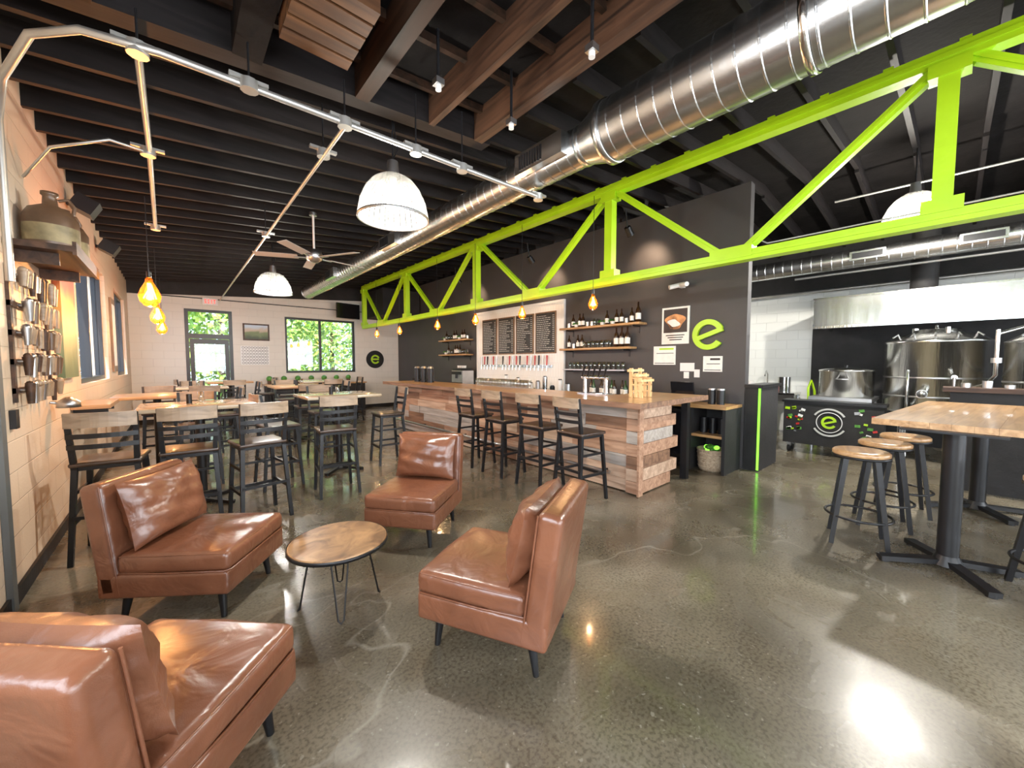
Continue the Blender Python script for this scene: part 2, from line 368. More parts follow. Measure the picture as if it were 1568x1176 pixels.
b.bb(.38,1.06,YB-.03,YB-.01,1.0,1.04,STEELD); b.bb(.40,.42,YB-.02,YB+.03,1.0,1.04,STEELD); b.bb(1.02,1.04,YB-.02,YB+.03,1.0,1.04,STEELD)
b.obj('door_1')
b=MB(); b.bb(.60,.92,YB-.09,YB-.045,3.02,3.20,WHITE)
for i,ch in enumerate('EXIT'):
    x=.645+i*.062
    segs={'E':[(0,0,.008,.1),(0,0,.035,.015),(0,.042,.03,.015),(0,.085,.035,.015)],'X':[(.012,0,.012,.1),(0,.0,.035,.015),(0,.085,.035,.015)],'I':[(.014,0,.01,.1)],'T':[(.014,0,.01,.1),(0,.085,.038,.015)]}[ch]
    for (dx,dz,w,h) in segs: b.bb(x+dx,x+dx+max(w,.012),YB-.094,YB-.0905,3.06+dz,3.06+dz+h,EXITM)
b.obj('exit_sign',(0,-.0,0))
# ------------------------------------------------------------------ outside
b=MB(); b.bb(-14,24,YB+.25,34,-.3,-.12,simple('grass',(.10,.20,.04),.8,0,.4,3)); b.obj('ground_lawn')
b=MB(); b.bb(-20,XL-.25,-12,YB+.2,-.3,-.12,simple('asphalt',(.2,.2,.2),.8,0,.2,3)); b.obj('ground_parking')
LF=simple('leaf_yellow_green',(.42,.56,.09),.5,0,.5,1.5)  # yellow-green leaf colour, mixed at random with the deep green
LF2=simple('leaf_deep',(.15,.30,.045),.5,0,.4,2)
BARK=simple('bark',(.12,.08,.05),.9,0,.3,12)
def tree(name,x,y,h,r,n=1500):
    b=MB(); b.cyl((0,0,-.12),(0,0,h*.6),.12,BARK,.06)
    for k in range(n):
        while True:
            p=Vector((random.uniform(-1,1),random.uniform(-1,1),random.uniform(-1,1)))
            if .25<p.length<1: break
        c=Vector((p.x*r,p.y*r,h*.55+p.z*h*.5)); s=random.uniform(.05,.12)
        a=Vector((random.uniform(-1,1),random.uniform(-1,1),random.uniform(-1,1))).normalized(); e=a.orthogonal().normalized()
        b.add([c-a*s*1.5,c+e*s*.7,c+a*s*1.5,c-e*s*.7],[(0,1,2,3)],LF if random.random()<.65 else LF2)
    b.obj(name,(x,y,0))
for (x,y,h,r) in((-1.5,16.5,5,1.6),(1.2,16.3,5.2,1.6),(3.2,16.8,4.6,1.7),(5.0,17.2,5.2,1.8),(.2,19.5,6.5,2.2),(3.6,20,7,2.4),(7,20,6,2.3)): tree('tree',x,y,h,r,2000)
# ------------------------------------------------------------------ truss
TX=4.4; b=MB()
def tb(p,q,w,t=.09):
    dy,dz=q[0]-p[0],q[1]-p[1]; Lg=math.hypot(dy,dz); a=math.atan2(dz,dy)
    b.box((TX,(p[0]+q[0])/2,(p[1]+q[1])/2),(t,Lg,w),GREEN,RX(a))
    b.box((TX-t/2+.006,(p[0]+q[0])/2,(p[1]+q[1])/2),(.035,Lg,w*.25),GREEN,RX(a))
ZB,ZT=2.585,3.755
tb((-4.1,ZB),(11.9,ZB),.10,.12); tb((-4.1,ZT),(11.9,ZT),.12,.12)
for y in(-2.9,.1,3.05,6.05,9.0,11.85):
    b.bb(TX-.055,TX+.055,y-.055,y+.055,ZB,ZT,GREEN)
    for z in(ZB+.09,ZT-.09): b.bb(TX-.07,TX+.07,y-.11,y+.11,z-.05,z+.05,GREEN)
for yb in(-1.4,1.55,4.5,7.55,10.5):
    tb((yb-.08,ZB+.03),(yb-1.42,ZT-.03),.075,.07); tb((yb+.08,ZB+.03),(yb+1.42 if yb<10 else 11.8,ZT-.03),.075,.07)
    b.bb(TX-.07,TX+.07,yb-.2,yb+.2,ZB-.02,ZB+.10,GREEN)
y=-4.
while y<12: 
    b.bb(TX-.05,TX+.05,y,y+.06,ZT+.06,ZT+.085,GREEN); y+=.4
b.obj('roof_truss')
# ------------------------------------------------------------------ ducts
def duct(name,x,z,secs,pitch=.13):
    b=MB()
    for (y0,y1,r) in secs:
        y=y0
        while y<y1-1e-6:
            e=min(y+pitch,y1)
            b.lathe([(r,y),(r,e-.014)],(x,0,z),GALV,44,R=RX(-PI/2))
            b.lathe([(r,e-.014),(r+.004,e-.009),(r+.004,e-.004),(r,e)],(x,0,z),GALV,44,R=RX(-PI/2),smooth=False)
            y=e
        for yy in (y0,y1): b.lathe([(r,yy-.03),(r*1.05,yy-.03),(r*1.05,yy+.03),(r,yy+.03)],(x,0,z),GALV,44,R=RX(-PI/2))
    return b
b=duct('d',2.8,3.42,[(-4.0,1.95,.235),(2.2,11.6,.165)])
b.lathe([(.235,1.95),(.165,2.2)],(2.8,0,3.42),GALV,40,R=RX(-PI/2))
b.cyl((2.8,11.58,3.42),(2.8,11.63,3.42),.17,GALV,n=40)
for y in(-.9,.6,): b.lathe([(.24,y-.02),(.25,y-.02),(.25,y+.02),(.24,y+.02)],(2.8,0,3.42),STEEL,40,R=RX(-PI/2))
for y in(2.35,5.7,8.7):
    b.box((2.62,y+.25,3.42),(.09,.6,.19),GALV)
    for k in range(9): b.box((2.572,y+.20+k*.035,3.42),(.006,.018,.13),BLK)
b.bb(2.79,2.81,3.25,3.28,3.57,3.70,BLK); b.bb(2.79,2.81,6.3,6.33,3.57,3.70,BLK)
b.obj('spiral_duct')
b=duct('d',8.0,3.12,[(-4.0,4.0,.14)])
for y in(-.2,.9): b.box((7.85,y,3.12),(.06,.4,.13),GALV); b.box((7.815,y,3.12),(.006,.34,.08),BLK)
b.obj('brewery_duct')
# ------------------------------------------------------------------ conduit
b=MB(); z=3.18
b.tube([(-.74,3.82,2.0),(-.74,3.80,2.95),(-.67,3.57,3.1),(-.5,3.18,z),(-.3,2.97,z),(0,2.90,z),(2.86,2.83,z)],.021,PIPE)
b.tube([(-.09,2.95,z),(-.09,4.2,z),(-.12,6.6,z)],.018,PIPE); b.tube([(.96,2.9,z-.02),(.96,12.9,z-.02)],.015,PIPE)
for (x,y) in((.40,2.88),(.96,2.88),(1.5,2.87),(1.93,2.86),(2.84,2.84),(.96,3.4),(.96,6.0),(-.1,4.3),(-.09,2.95),(-.12,6.6)):
    b.cyl((x,y,z-.03),(x,y,z+.03),.048,PIPE,n=10); b.bb(x-.10,x+.10,y-.018,y+.018,z+.02,z+.04,PIPE)
    if x<2.5: b.cyl((x,y,z+.03),(x,y,zc(x)-(.27 if x<1 and y<3 else .18)),.006,BLK,n=6)
b.tube([(-.78,4.5,2.85),(-.6,4.2,3.0),(-.3,4.1,3.12),(-.1,4.3,z)],.010,PIPE)
b.obj('electrical_conduit')
for (x,y) in((1.4,2.35),(1.95,1.5),(2.05,2.35),(.6,1.5)):
    b=MB(); b.bb(-.03,.03,-.03,.03,3.36,3.40,STEELD); b.cyl((0,0,3.40),(0,0,zc(x)-.065),.012,BLK,n=6); b.cyl((0,0,3.33),(0,0,3.36),.02,WHITE)
    b.obj('ceiling_sprinkler_head',(x,y,0))
b=MB(); 
for k in range(5): b.bb(.52,.90,2.10+k*.11,2.19+k*.11,3.37,3.39,CRATE)
b.bb(.52,.55,2.10,2.63,3.39,3.50,CRATE); b.bb(.87,.90,2.10,2.63,3.39,3.50,CRATE); b.bb(.55,.87,2.10,2.13,3.39,3.50,CRATE)
b.bb(.69,.73,2.13,2.63,3.39,3.64,CRATE)
b.obj('hanging_wood_crate')
# ------------------------------------------------------------------ pendants
def dome():
    b=MB(); n=160
    pr=[(.05,.36),(.10,.35),(.17,.305),(.225,.235),(.27,.13),(.295,0)]
    b.lathe(pr,(0,0,0),SHADE,n,.03,32)
    b.lathe([(.290,0),(.305,0),(.305,-.02),(.290,-.02),(.290,0)],(0,0,0),STEELD,48)
    b.cyl((0,0,.34),(0,0,.48),.055,STEELD,.045); b.sph((0,0,.11),(.055,.055,.07),LAMPW); b.cyl((0,0,.17),(0,0,.35),.035,WHITE)
    b.cyl((0,0,.48),(0,0,.90),.008,BLK,n=6); b.tube([(0,0,.5),(.05,0,.6),(.02,0,.75),(0,0,.9)],.006,BLK,6)
    return b.mesh('dome_pendant_lamp')
DM=dome()
def plight(name,loc,e,col,r,parent=None):
    l=bpy.data.lights.new(name,'POINT'); l.energy=e; l.color=col; l.shadow_soft_size=r
    o=bpy.data.objects.new(name,l); bpy.context.scene.collection.objects.link(o); o.location=loc
    if parent: o.parent=parent; o.location=Vector(loc)-parent.location
    return o
for (x,y,z,e) in((1.5,3.3,2.78,165),(1.4,8.2,2.78,150),(6.85,.38,3.2,430),(7.6,4.5,3.1,170)):
    o=place(DM,'dome_pendant_lamp',(x,y,z)); plight('lamp_bulb',(x,y,z-.01),e,(1,.94,.84),.055,o)
def edison(drop,s=1.):
    b=MB()
    pr=[(.012,.0),(.02,-.01),(.022,-.03),(.05,-.09),(.062,-.13),(.055,-.17),(.03,-.2),(.001,-.21)]
    b.lathe([(r*s,z*s) for r,z in pr],(0,0,0),BULBG,20); b.cyl((0,0,0),(0,0,.06),.02,BLK); b.cyl((0,0,.06),(0,0,drop),.004,BLK,n=6)
    for k in range(6):
        t=2*PI*k/6; b.cyl((.010*s,0,-.05*s),(.034*s*math.cos(t),.034*s*math.sin(t),-.15*s),.005*s,BULBW,n=5)
    b.cyl((0,0,-.04*s),(0,0,-.16*s),.012*s,BULBW,n=6)
    return b.mesh('edison_pendant_bulb')
E1=edison(.82,1.45); E2=edison(1.25,1.0)
for y,e in((5.5,72),(7.9,45),(10.5,28)):
    o=place(E1,'edison_pendant_bulb',(-.17,y,2.38)); plight('bulb_glow',(-.17,y,2.06),e,(1,.42,.13),.03,o)
for y in(3.13,4.5,5.75,7.1,8.9,10.3):
    o=place(E2,'edison_pendant_bulb',(4.15,y,2.40)); plight('bulb_glow',(4.15,y,2.16),14,(1,.58,.26),.02,o)
for y in(3.4,5.6,8.2):
    b=MB(); b.cyl((5.35,y,3.60),(5.45,y,3.50),.05,BLK,.06); b.cyl((5.35,y,3.6),(5.3,y,3.86),.012,BLK,n=6)
    o=b.obj('wall_spotlight'); l=bpy.data.lights.new('spot','SPOT'); l.energy=50; l.color=(1,.66,.42); l.spot_size=1.4; l.spot_blend=1; l.shadow_soft_size=.05
    q=bpy.data.objects.new('spot_beam',l); bpy.context.scene.collection.objects.link(q); q.parent=o; q.location=(5.48,y,3.46); q.rotation_euler=(0,math.radians(-60),0)
b=MB(); b.cyl((0,0,.08),(0,0,.62),.014,WHITE,n=8); b.lathe([(.02,.12),(.09,.10),(.11,.03),(.10,-.03),(.05,-.07),(.001,-.075)],(0,0,0),STEELD); b.cyl((0,0,.58),(0,0,.62),.05,STEELD)
FB=simple('fan_blade_grey',(.40,.39,.37),.5)
for k in range(5):
    a=2*PI*k/5+.2; R=RZ(a)
    b.box(R@Vector((.17,0,-.01)),(.16,.03,.012),STEELD,R); b.box(R@Vector((.48,0,0)),(.54,.12,.008),FB,R@RX(.2))
b.obj('ceiling_fan',(1.55,6.05,3.0))
# ------------------------------------------------------------------ leather chairs
def slipper():
    b=MB(); W=.62
    b.rbox((0,.01,.24),(W,.70,.14),.02,LEA,2,3)
    b.rbox((0,.065,.365),(W-.005,.60,.115),.035,LEA,4,8,.018)
    R=RX(.13)
    b.rbox((0,-.315,.50),(W,.12,.65),.035,LEA,4,6,.0,R)
    for z,yy in((.312,.36),): b.tube([(-W/2+.02,-.24,z),(-W/2+.003,.0,z),(-W/2+.003,.34,z),(-W/2+.03,.365,z),(W/2-.03,.365,z),(W/2-.003,.34,z),(W/2-.003,0,z),(W/2-.02,-.24,z)],.005,LEA,6)
    b.tube([(-W/2+.012,.345,.41),(0,.36,.415),(W/2-.012,.345,.41)],.004,LEA,6)
    b.tube([(W/2-.012,.345,.41),(W/2-.004,0,.413),(W/2-.012,-.22,.41)],.004,LEA,6); b.tube([(-W/2+.012,.345,.41),(-W/2+.004,0,.413),(-W/2+.012,-.22,.41)],.004,LEA,6)
    for sx in(-1,1):
        p=R@Vector((sx*(W/2-.004),.055,-.32)); q=R@Vector((sx*(W/2-.004),.055,.31))
        b.tube([p+Vector((0,-.315,.5)),q+Vector((0,-.315,.5))],.005,LEA,6)
    b.pillow((0,-.19,.630),(.57,.20,.40),LEA,RX(.22))
    for sx in(-1,1):
        b.cyl((sx*(W/2-.09),.27,.18),(sx*(W/2-.075),.285,0),.026,BLK,.015); b.cyl((sx*(W/2-.09),-.24,.18),(sx*(W/2-.075),-.27,0),.026,BLK,.015)
    return b.mesh('leather_accent_chair')
SC=slipper()
for (x,y,dx,dy) in((.08,3.14,.8,-.6),(1.59,3.10,-.788,-.616),(1.34,1.60,-.447,.894),(-.13,1.72,.70,.71)):
    place(SC,'leather_accent_chair',(x,y,0),face(dx,dy))
b=MB(); h=.405
TAB=wood('mango_wood_top',(.10,.045,.020),(.40,.22,.095),.38,'X',.6,.15,(7,9,9))
b.lathe([(.001,h-.028),(.272,h-.028),(.282,h-.02),(.285,h-.012),(.282,h-.003),(.276,h),(.001,h)],(0,0,0),TAB,56,smooth=False)
b.lathe([(.286,h-.026),(.289,h-.026),(.289,h-.004),(.286,h-.004)],(0,0,0),BLK,56)
for k in range(4):
    a=PI/4+k*PI/2; R=RZ(a)
    p=[R@Vector(q) for q in((.16,-.05,h-.03),(.225,-.015,.02),(.235,0,.006),(.225,.015,.02),(.16,.05,h-.03))]
    b.tube(p,.0055,BLK,6); b.box(R@Vector((.16,0,h-.03)),(.06,.14,.005),BLK,R)
b.obj('round_coffee_table',(.73,2.47,0),.5)
# ------------------------------------------------------------------ bar chairs
def barchair():
    b=MB(); sz=.74
    b.rbox((0,0,sz),(.40,.38,.035),.015,W_SEAT,2,3)
    b.box((0,0,sz-.03),(.36,.34,.03),BLK)
    for sx in(-1,1):
        b.sqleg((sx*.165,.15,sz-.02),(sx*.20,.20,0),.034,.030,BLK)
        b.sqleg((sx*.17,-.16,sz-.02),(sx*.205,-.22,0),.034,.030,BLK)
        b.sqleg((sx*.17,-.165,sz-.03),(sx*.185,-.225,1.13),.034,.028,BLK)
        b.box((sx*.195,-.01,.30),(.020,.38,.028),BLK); b.box((sx*.185,-.01,.52),(.018,.34,.024),BLK)
    b.box((0,.19,.27),(.38,.02,.032),BLK); b.box((0,-.205,.35),(.38,.018,.026),BLK); b.box((0,.17,.50),(.35,.016,.022),BLK)
    for (z,hh,m,t) in((1.08,.11,W_BACK,.022),(.96,.035,BLK,.014),(.88,.035,BLK,.014)):
        n=8
        for i in range(n):
            u0=-1+2*i/n;u1=-1+2*(i+1)/n; x0,x1=u0*.195,u1*.195
            y0=-.225-.04*(1-u0*u0)+(1.08-z)*.16;y1=-.225-.04*(1-u1*u1)+(1.08-z)*.16
            b.add([(x0,y0,z-hh/2),(x1,y1,z-hh/2),(x1,y1,z+hh/2),(x0,y0,z+hh/2),(x0,y0-t,z-hh/2),(x1,y1-t,z-hh/2),(x1,y1-t,z+hh/2),(x0,y0-t,z+hh/2)],[(0,1,2,3),(7,6,5,4),(3,2,6,7),(0,4,5,1),(0,3,7,4),(1,5,6,2)],m)
    return b.mesh('bar_chair')
BC=barchair()
def hightable(w,d,mt):
    b=MB(); 
    b.rbox((0,0,1.05),(w,d,.04),.008,mt,1,1); b.cyl((0,0,.04),(0,0,1.03),.042,BLK,n=18); b.box((0,0,1.02),(.4,.4,.012),BLK)
    for k in range(4):
        R=RZ(k*PI/2+PI/4); b.box(R@Vector((.17,0,.03)),(.34,.055,.03),BLK,R@RY(.06)); b.cyl(R@Vector((.32,0,0)),R@Vector((.32,0,.03)),.028,BLK)
    b.cyl((0,0,.03),(0,0,.09),.07,BLK,.045)
    return b.mesh('high_top_table')
HT=hightable(.95,.78,wood('oak_table_top',(.32,.24,.15),(.52,.43,.31),.2,'X',1,.5)); HTR=hightable(.85,.8,W_NATX)
tabs=[(1.7,5.65,HT,0),(.18,5.25,HT,.0),(-.2,7.15,HTR,0),(.25,9.0,HT,0),(1.75,8.3,HTR,0),(2.7,10.3,HT,0),(.95,11.15,HTR,0)]
for x,y,me,r in tabs: place(me,'high_top_table',(x,y,0),r)
chairs=[(1.38,4.70,.1,1),(.93,5.42,1,.1),(2.40,5.6,-1,.05),(1.75,6.5,0,-1),
        (-.40,4.40,.12,1),(.08,4.44,.05,1),(.58,4.42,-.15,1),(.2,6.10,0,-1),
        (-.2,7.98,0,-1),(.50,7.1,-1,0),
        (.35,8.15,0,1),(.25,9.85,0,-1),(1.0,9.0,-1,0),(1.75,7.45,0,1),(1.75,9.15,0,-1),(2.45,8.3,-1,0),
        (2.7,9.45,0,1),(3.45,10.3,-1,0),(1.95,10.3,1,0),(.95,10.3,0,1),(.25,11.15,1,0),(1.65,11.15,-1,0),
        (3.36,4.66,1,0),(3.36,4.0,1,0),(3.36,3.30,1,0),(3.36,2.68,1,-.1)]
for x,y,dx,dy in chairs: place(BC,'bar_chair',(x,y,0),face(dx,dy))
# ------------------------------------------------------------------ round stools + communal table
def stool():
    b=MB(); z=.775
    b.lathe([(.001,z-.045),(.17,z-.045),(.185,z-.035),(.185,z-.012),(.172,z),(.08,z-.008),(.001,z-.010)],(0,0,0),W_NATX,40)
    b.lathe([(.176,z-.058),(.188,z-.058),(.188,z-.04),(.176,z-.04)],(0,0,0),BLK,40); b.cyl((0,0,z-.06),(0,0,z-.046),.17,BLK,n=30)
    for k in range(4):
        a=PI/4+k*PI/2; c,s=math.cos(a),math.sin(a)
        b.sqleg((.135*c,.135*s,z-.05),(.245*c,.245*s,0),.036,.030,BLK)
    pts=[(.215*math.cos(t),.215*math.sin(t),.23) for t in [2*PI*i/28 for i in range(29)]]; b.tube(pts,.010,BLK,8)
    return b.mesh('round_bar_stool')
ST=stool()
for x,y in((4.28,.47),(4.92,.38),(5.5,.28),(4.14,-.52),(5.05,-.68),(5.65,-.75)): place(ST,'round_bar_stool',(x,y,0),.2)
b=MB(); w,d=2.3,.82
for k in range(8):
    y0=-d/2+k*d/8; b.bb(-w/2,w/2,y0+.0005,y0+d/8-.0005,1.03,1.075,W_NATX)
for px in(-.95,.95):
    b.cyl((px,0,.04),(px,0,1.03),.058,BLK,n=22); b.box((px,0,1.02),(.5,.5,.015),BLK); b.cyl((px,0,.03),(px,0,.10),.09,BLK,.06)
    for k in range(4):
        R=RZ(k*PI/2+.65); b.box(Vector((px,0,.04))+R@Vector((.2,0,0)),(.40,.07,.035),BLK,R@RY(.07)); b.cyl(Vector((px,0,0))+R@Vector((.37,0,0)),Vector((px,0,0))+R@Vector((.37,0,.03)),.03,BLK)
b.obj('communal_high_table',(5.15,-.13,0),-.10)
# ------------------------------------------------------------------ bar
b=MB()
b.bb(3.93,4.40,2.42,8.5,.0,1.02,BLKM)
b.bb(4.40,4.75,2.42,2.75,.0,1.02,BLKM)
nrow=7; hh=1.0/nrow
for r in range(nrow):
    y=2.36
    while y<8.5:
        Lp=random.uniform(.45,1.3); e=min(8.5,y+Lp)
        if e-y>.03: b.bb(3.885+random.uniform(0,.025),3.93,y+.002,e-.002,.01+r*hh+.002,.01+(r+1)*hh-.002,random.choice(W_P))
        y=e
for r in range(nrow):
    e=[4.62,4.78,4.60,4.80,4.66,4.74,4.62][r]; b.bb(3.86,e,2.27,2.42,.01+r*hh+.003,.01+(r+1)*hh-.003,W_P[[0,1,2,0,3,0,1][r]])
    b.bb(e-.16,e-.02,2.42,2.76+(.06 if r%2 else -.04),.01+r*hh+.003,.01+(r+1)*hh-.003,W_P[[1,0,1,0,0,1,0][r]])
b.bb(3.84,3.93,2.245,2.27,.0,1.02,W_P[0])
b.bb(3.62,4.50,2.96,8.65,1.022,1.072,W_NAT); b.bb(3.62,5.28,2.12,2.96,1.022,1.072,W_NATX)
b.bb(3.60,3.62,2.10,8.65,1.015,1.075,W_P[2]); b.bb(3.62,5.28,2.10,2.12,1.015,1.075,W_P[2])
b.tube([(3.80,2.6,.22),(3.80,8.4,.22)],.02,STEELD)
for y in(2.7,4.2,5.7,7.2,8.3): b.box((3.85,y,.22),(.1,.02,.02),BLK)
b.bb(4.9,4.98,2.2,2.28,0,1.02,BLK) 
b.obj('bar_counter')
b=MB(); b.bb(5.42,5.98,3.0,9.6,0,.88,BLKM); b.bb(5.38,5.985,2.98,9.62,.88,.92,STEELD)
for k in range(10): y=3.05+k*.65; b.bb(5.40,5.42,y+.01,y+.62,.1,.84,BLK); b.bb(5.385,5.40,y+.2,y+.42,.74,.76,STEELD)
b.obj('back_bar_cabinet')
b=MB()
b.bb(5.45,5.98,2.42,2.86,0.02,.84,BLK); b.bb(5.43,5.45,2.45,2.83,.08,.80,SCREEN); b.bb(5.42,5.43,2.46,2.48,.3,.6,STEELD)
b.bb(5.435,5.449,2.47,2.81,.40,.41,STEELD); b.bb(5.435,5.449,2.47,2.81,.6,.61,STEELD)
b.obj('glass_door_fridge')
b=MB(); b.bb(5.40,5.985,1.92,2.90,.88,.92,W_NAT); b.bb(5.42,5.985,1.93,1.97,0,.88,BLKM); b.bb(5.94,5.985,1.97,2.40,0,.88,BLKM); b.bb(5.44,5.94,1.97,2.38,.48,.515,W_NAT); b.bb(5.42,5.985,2.38,2.41,0,.88,BLKM)
b.obj('side_counter_shelf')
b=MB(); b.lathe([(.001,0),(.15,0),(.165,.03),(.18,.16),(.185,.28),(.19,.30),(.18,.30),(.170,.16),(.15,.03),(.001,.03)],(0,0,0),WICK,36,.02,18)
for zz in(.06,.12,.18,.24,.29): b.lathe([(.165+zz*.08,zz-.012),(.175+zz*.08,zz),(.165+zz*.08,zz+.012)],(0,0,0),WICK,36)
for k in range(14): a=random.uniform(0,6.3); r=random.uniform(0,.1); b.sph((r*math.cos(a),r*math.sin(a),.29+random.uniform(0,.05)),(.05,.035,.03),LED if k%5==0 else LEAFD,8)  # some basket greens glow by emissive material, no lamp there
b.obj('wicker_basket',(5.64,2.175,0))
b=MB(); b.bb(6.0,6.8,1.70,1.895,0,1.16,BLKM); b.bb(5.97,6.84,1.67,1.895,1.16,1.20,BLK); b.bb(5.985,6.0,1.70,1.725,.02,1.15,LED); b.obj('half_wall')
def bottle(b,x,y,z,h=.26,r=.035,m=BOT,n=14):
    b.lathe([(.001,0),(r,0),(r,h*.55),(r*.8,h*.66),(r*.35,h*.78),(r*.33,h),(.001,h)],(x,y,z),m,n); b.lathe([(r*1.02,h*.15),(r*1.02,h*.45)],(x,y,z),PAPER,n)
def tumbler(b,x,y,z,h=.13,r=.035,m=None):
    b.lathe([(.001,.004),(r*.8,.004),(r,h),(r*.92,h),(r*.72,.01)],(x,y,z),m or CLR,14)
b=MB()
for y in(2.1,2.22): b.cyl((5.7,y,.921),(5.7,y,1.12),.05,BLK,n=18); b.cyl((5.7,y,1.12),(5.7,y,1.14),.052,STEELD,n=18)
b.obj('travel_mugs')
b=MB()
for y in(2.06,2.18,2.3): b.cyl((5.66,y,.516),(5.66,y,.73),.05,BLK,n=18)
b.obj('growler_bottles')
b=MB(); b.bb(5.6,5.85,2.5,2.8,.921,.95,BLK); b.box((5.72,2.65,1.10),(.03,.34,.24),SCREEN,RY(-.2)); b.cyl((5.74,2.65,.94),(5.74,2.65,1.05),.02,BLK); b.obj('point_of_sale_screen')
# ------------------------------------------------------------------ tile panel + chalkboards + taps
b=MB(); Y0,Y1=5.25,8.15
b.bb(XD-.03,XD-.001,Y0,Y1,.93,2.74,TILE); 
for (a,c,z,w) in((Y0-.05,Y0,.93,2.79),(Y1,Y1+.05,.93,2.79),(Y0,Y1,2.74,2.79)): b.bb(XD-.05,XD-.001,a,c,z,w,WHITE)
b.obj('tiled_tap_wall')
bd=[(5.42,6.02),(6.08,6.66),(6.72,7.30),(7.36,7.94)]
BFR=wood('board_frame_wood',(.12,.06,.03),(.25,.14,.07),.4,'Z')
for (a,c) in bd:
    b=MB(); b.bb(XD-.055,XD-.032,a,c,1.70,2.58,BFR); b.bb(XD-.058,XD-.054,a+.025,c-.025,1.725,2.555,SLATE)
    z=2.50; 
    while z>1.76:
        y=c-.05; e=random.uniform(a+.12,a+.3); 
        while y>e:
            l=random.uniform(.03,.08); b.bb(XD-.0595,XD-.058,max(y-l,a+.04),y,z-.012,z,CHALK); y-=l+.015
        b.bb(XD-.0595,XD-.058,a+.04,a+.09,z-.012,z,CHALK); z-=.042
    b.obj('chalkboard_menu')
b=MB()
b.bb(XD-.07,XD-.031,5.5,7.95,1.40,1.46,STEEL)
for k in range(20):
    if k in(6,13): continue
    y=5.6+k*.12; b.cyl((XD-.05,y,1.43),(XD-.13,y,1.43),.012,STEEL,n=8); b.cyl((XD-.13,y,1.45),(XD-.14,y,1.34),.010,STEEL,n=8)
    b.cyl((XD-.13,y,1.45),(XD-.12,y,1.66),.014,[RED,WHITE,BLK,RED,STEELD][k%5],.022,n=8)
b.bb(XD-.28,XD-.031,5.5,7.95,.945,.97,STEEL)
b.obj('beer_tap_row')
def shelf(name,y0,y1,z,items):
    b=MB(); b.rbox((XD-.13,(y0+y1)/2,z),(.25,y1-y0,.04),.01,W_NAT,1,1)
    for y in(y0+.15,y1-.15): b.bb(XD-.22,XD-.001,y-.01,y+.01,z-.045,z-.02,BLK); b.bb(XD-.012,XD-.001,y-.015,y+.015,z-.15,z-.02,BLK)
    for (kind,y) in items:
        if kind=='b': bottle(b,XD-.12,y,z+.02)
        if kind=='B': bottle(b,XD-.12,y,z+.02,.34,.045)
        if kind=='g': tumbler(b,XD-.12,y,z+.02); tumbler(b,XD-.19,y+.02,z+.02)
        if kind=='c': b.cyl((XD-.12,y,z+.02),(XD-.12,y,z+.11),.035,STEELD,n=12)
        if kind=='p':
            b.cyl((XD-.12,y,z+.02),(XD-.12,y,z+.08),.035,WHITE,.045,12)
            for k in range(14): a=random.uniform(0,6.3); b.add([(XD-.12,y,z+.07),(XD-.12+.05*math.cos(a),y+.05*math.sin(a),z+.12),(XD-.12+.09*math.cos(a+.3),y+.09*math.sin(a+.3),z+.08)],[(0,1,2)],LEAFD)
    return b.obj(name)
shelf('bottle_shelf',3.40,5.15,2.16,[('B',3.5),('b',3.62),('c',3.72),('b',3.82),('b',3.92),('p',4.0),('b',4.12),('p',4.22),('g',4.32),('c',4.45),('c',4.55),('b',4.66),('b',4.74),('p',4.82),('b',4.9),('c',5.0)])
shelf('bottle_shelf',3.58,5.15,1.76,[('B',3.7),('B',3.81),('B',3.92),('g',4.05),('g',4.15),('g',4.25),('g',4.35),('g',4.45),('g',4.55),('b',4.68),('b',4.78),('c',4.88),('b',5.0)])
shelf('bottle_shelf',8.4,9.8,2.12,[('c',8.5),('b',8.65),('b',8.76),('p',8.9),('b',9.05),('b',9.16),('g',9.3),('g',9.45),('b',9.55),('p',9.65)])
shelf('bottle_shelf',8.4,9.8,1.72,[('g',8.5),('g',8.62),('g',8.75),('b',8.88),('b',9.0),('b',9.1),('g',9.3),('b',9.45),('p',9.6)])
b=MB(); b.bb(XD-.2,XD-.03,3.7,5.1,1.36,1.38,STEELD)
for k in range(13): tumbler(b,XD-.11,3.78+k*.1,1.38,.14,.036)
for y in(3.8,5.0): b.bb(XD-.2,XD-.001,y-.01,y+.01,1.33,1.36,BLK)
b.obj('pint_glass_rack')
POST=simple('poster_print',(.55,.22,.08),.6,0,.9,6)
b=MB(); b.bb(XD-.02,XD-.001,2.69,3.13,1.80,2.38,PAPER); b.bb(XD-.023,XD-.02,2.72,3.10,1.98,2.35,simple('poster_black',(.03,.02,.02),.6)); 
b.prism([(math.cos(t)*.15*(1+.25*math.sin(3*t)),math.sin(t)*.12) for t in [2*PI*i/24 for i in range(24)]],0,.004,POST,lambda u,v,w:(XD-.024-w,2.91+u,2.15+v))
b.prism([(math.cos(t)*.09*(1+.4*math.sin(2*t)),math.sin(t)*.06) for t in [2*PI*i/24 for i in range(24)]],0,.008,PAPER,lambda u,v,w:(XD-.024-w,2.93+u,2.13+v))
for k in range(3): b.bb(XD-.023,XD-.02,2.76+.02*k,3.06-.03*k,1.93-k*.035,1.945-k*.035,BLK)
b.obj('framed_poster')
b=MB()
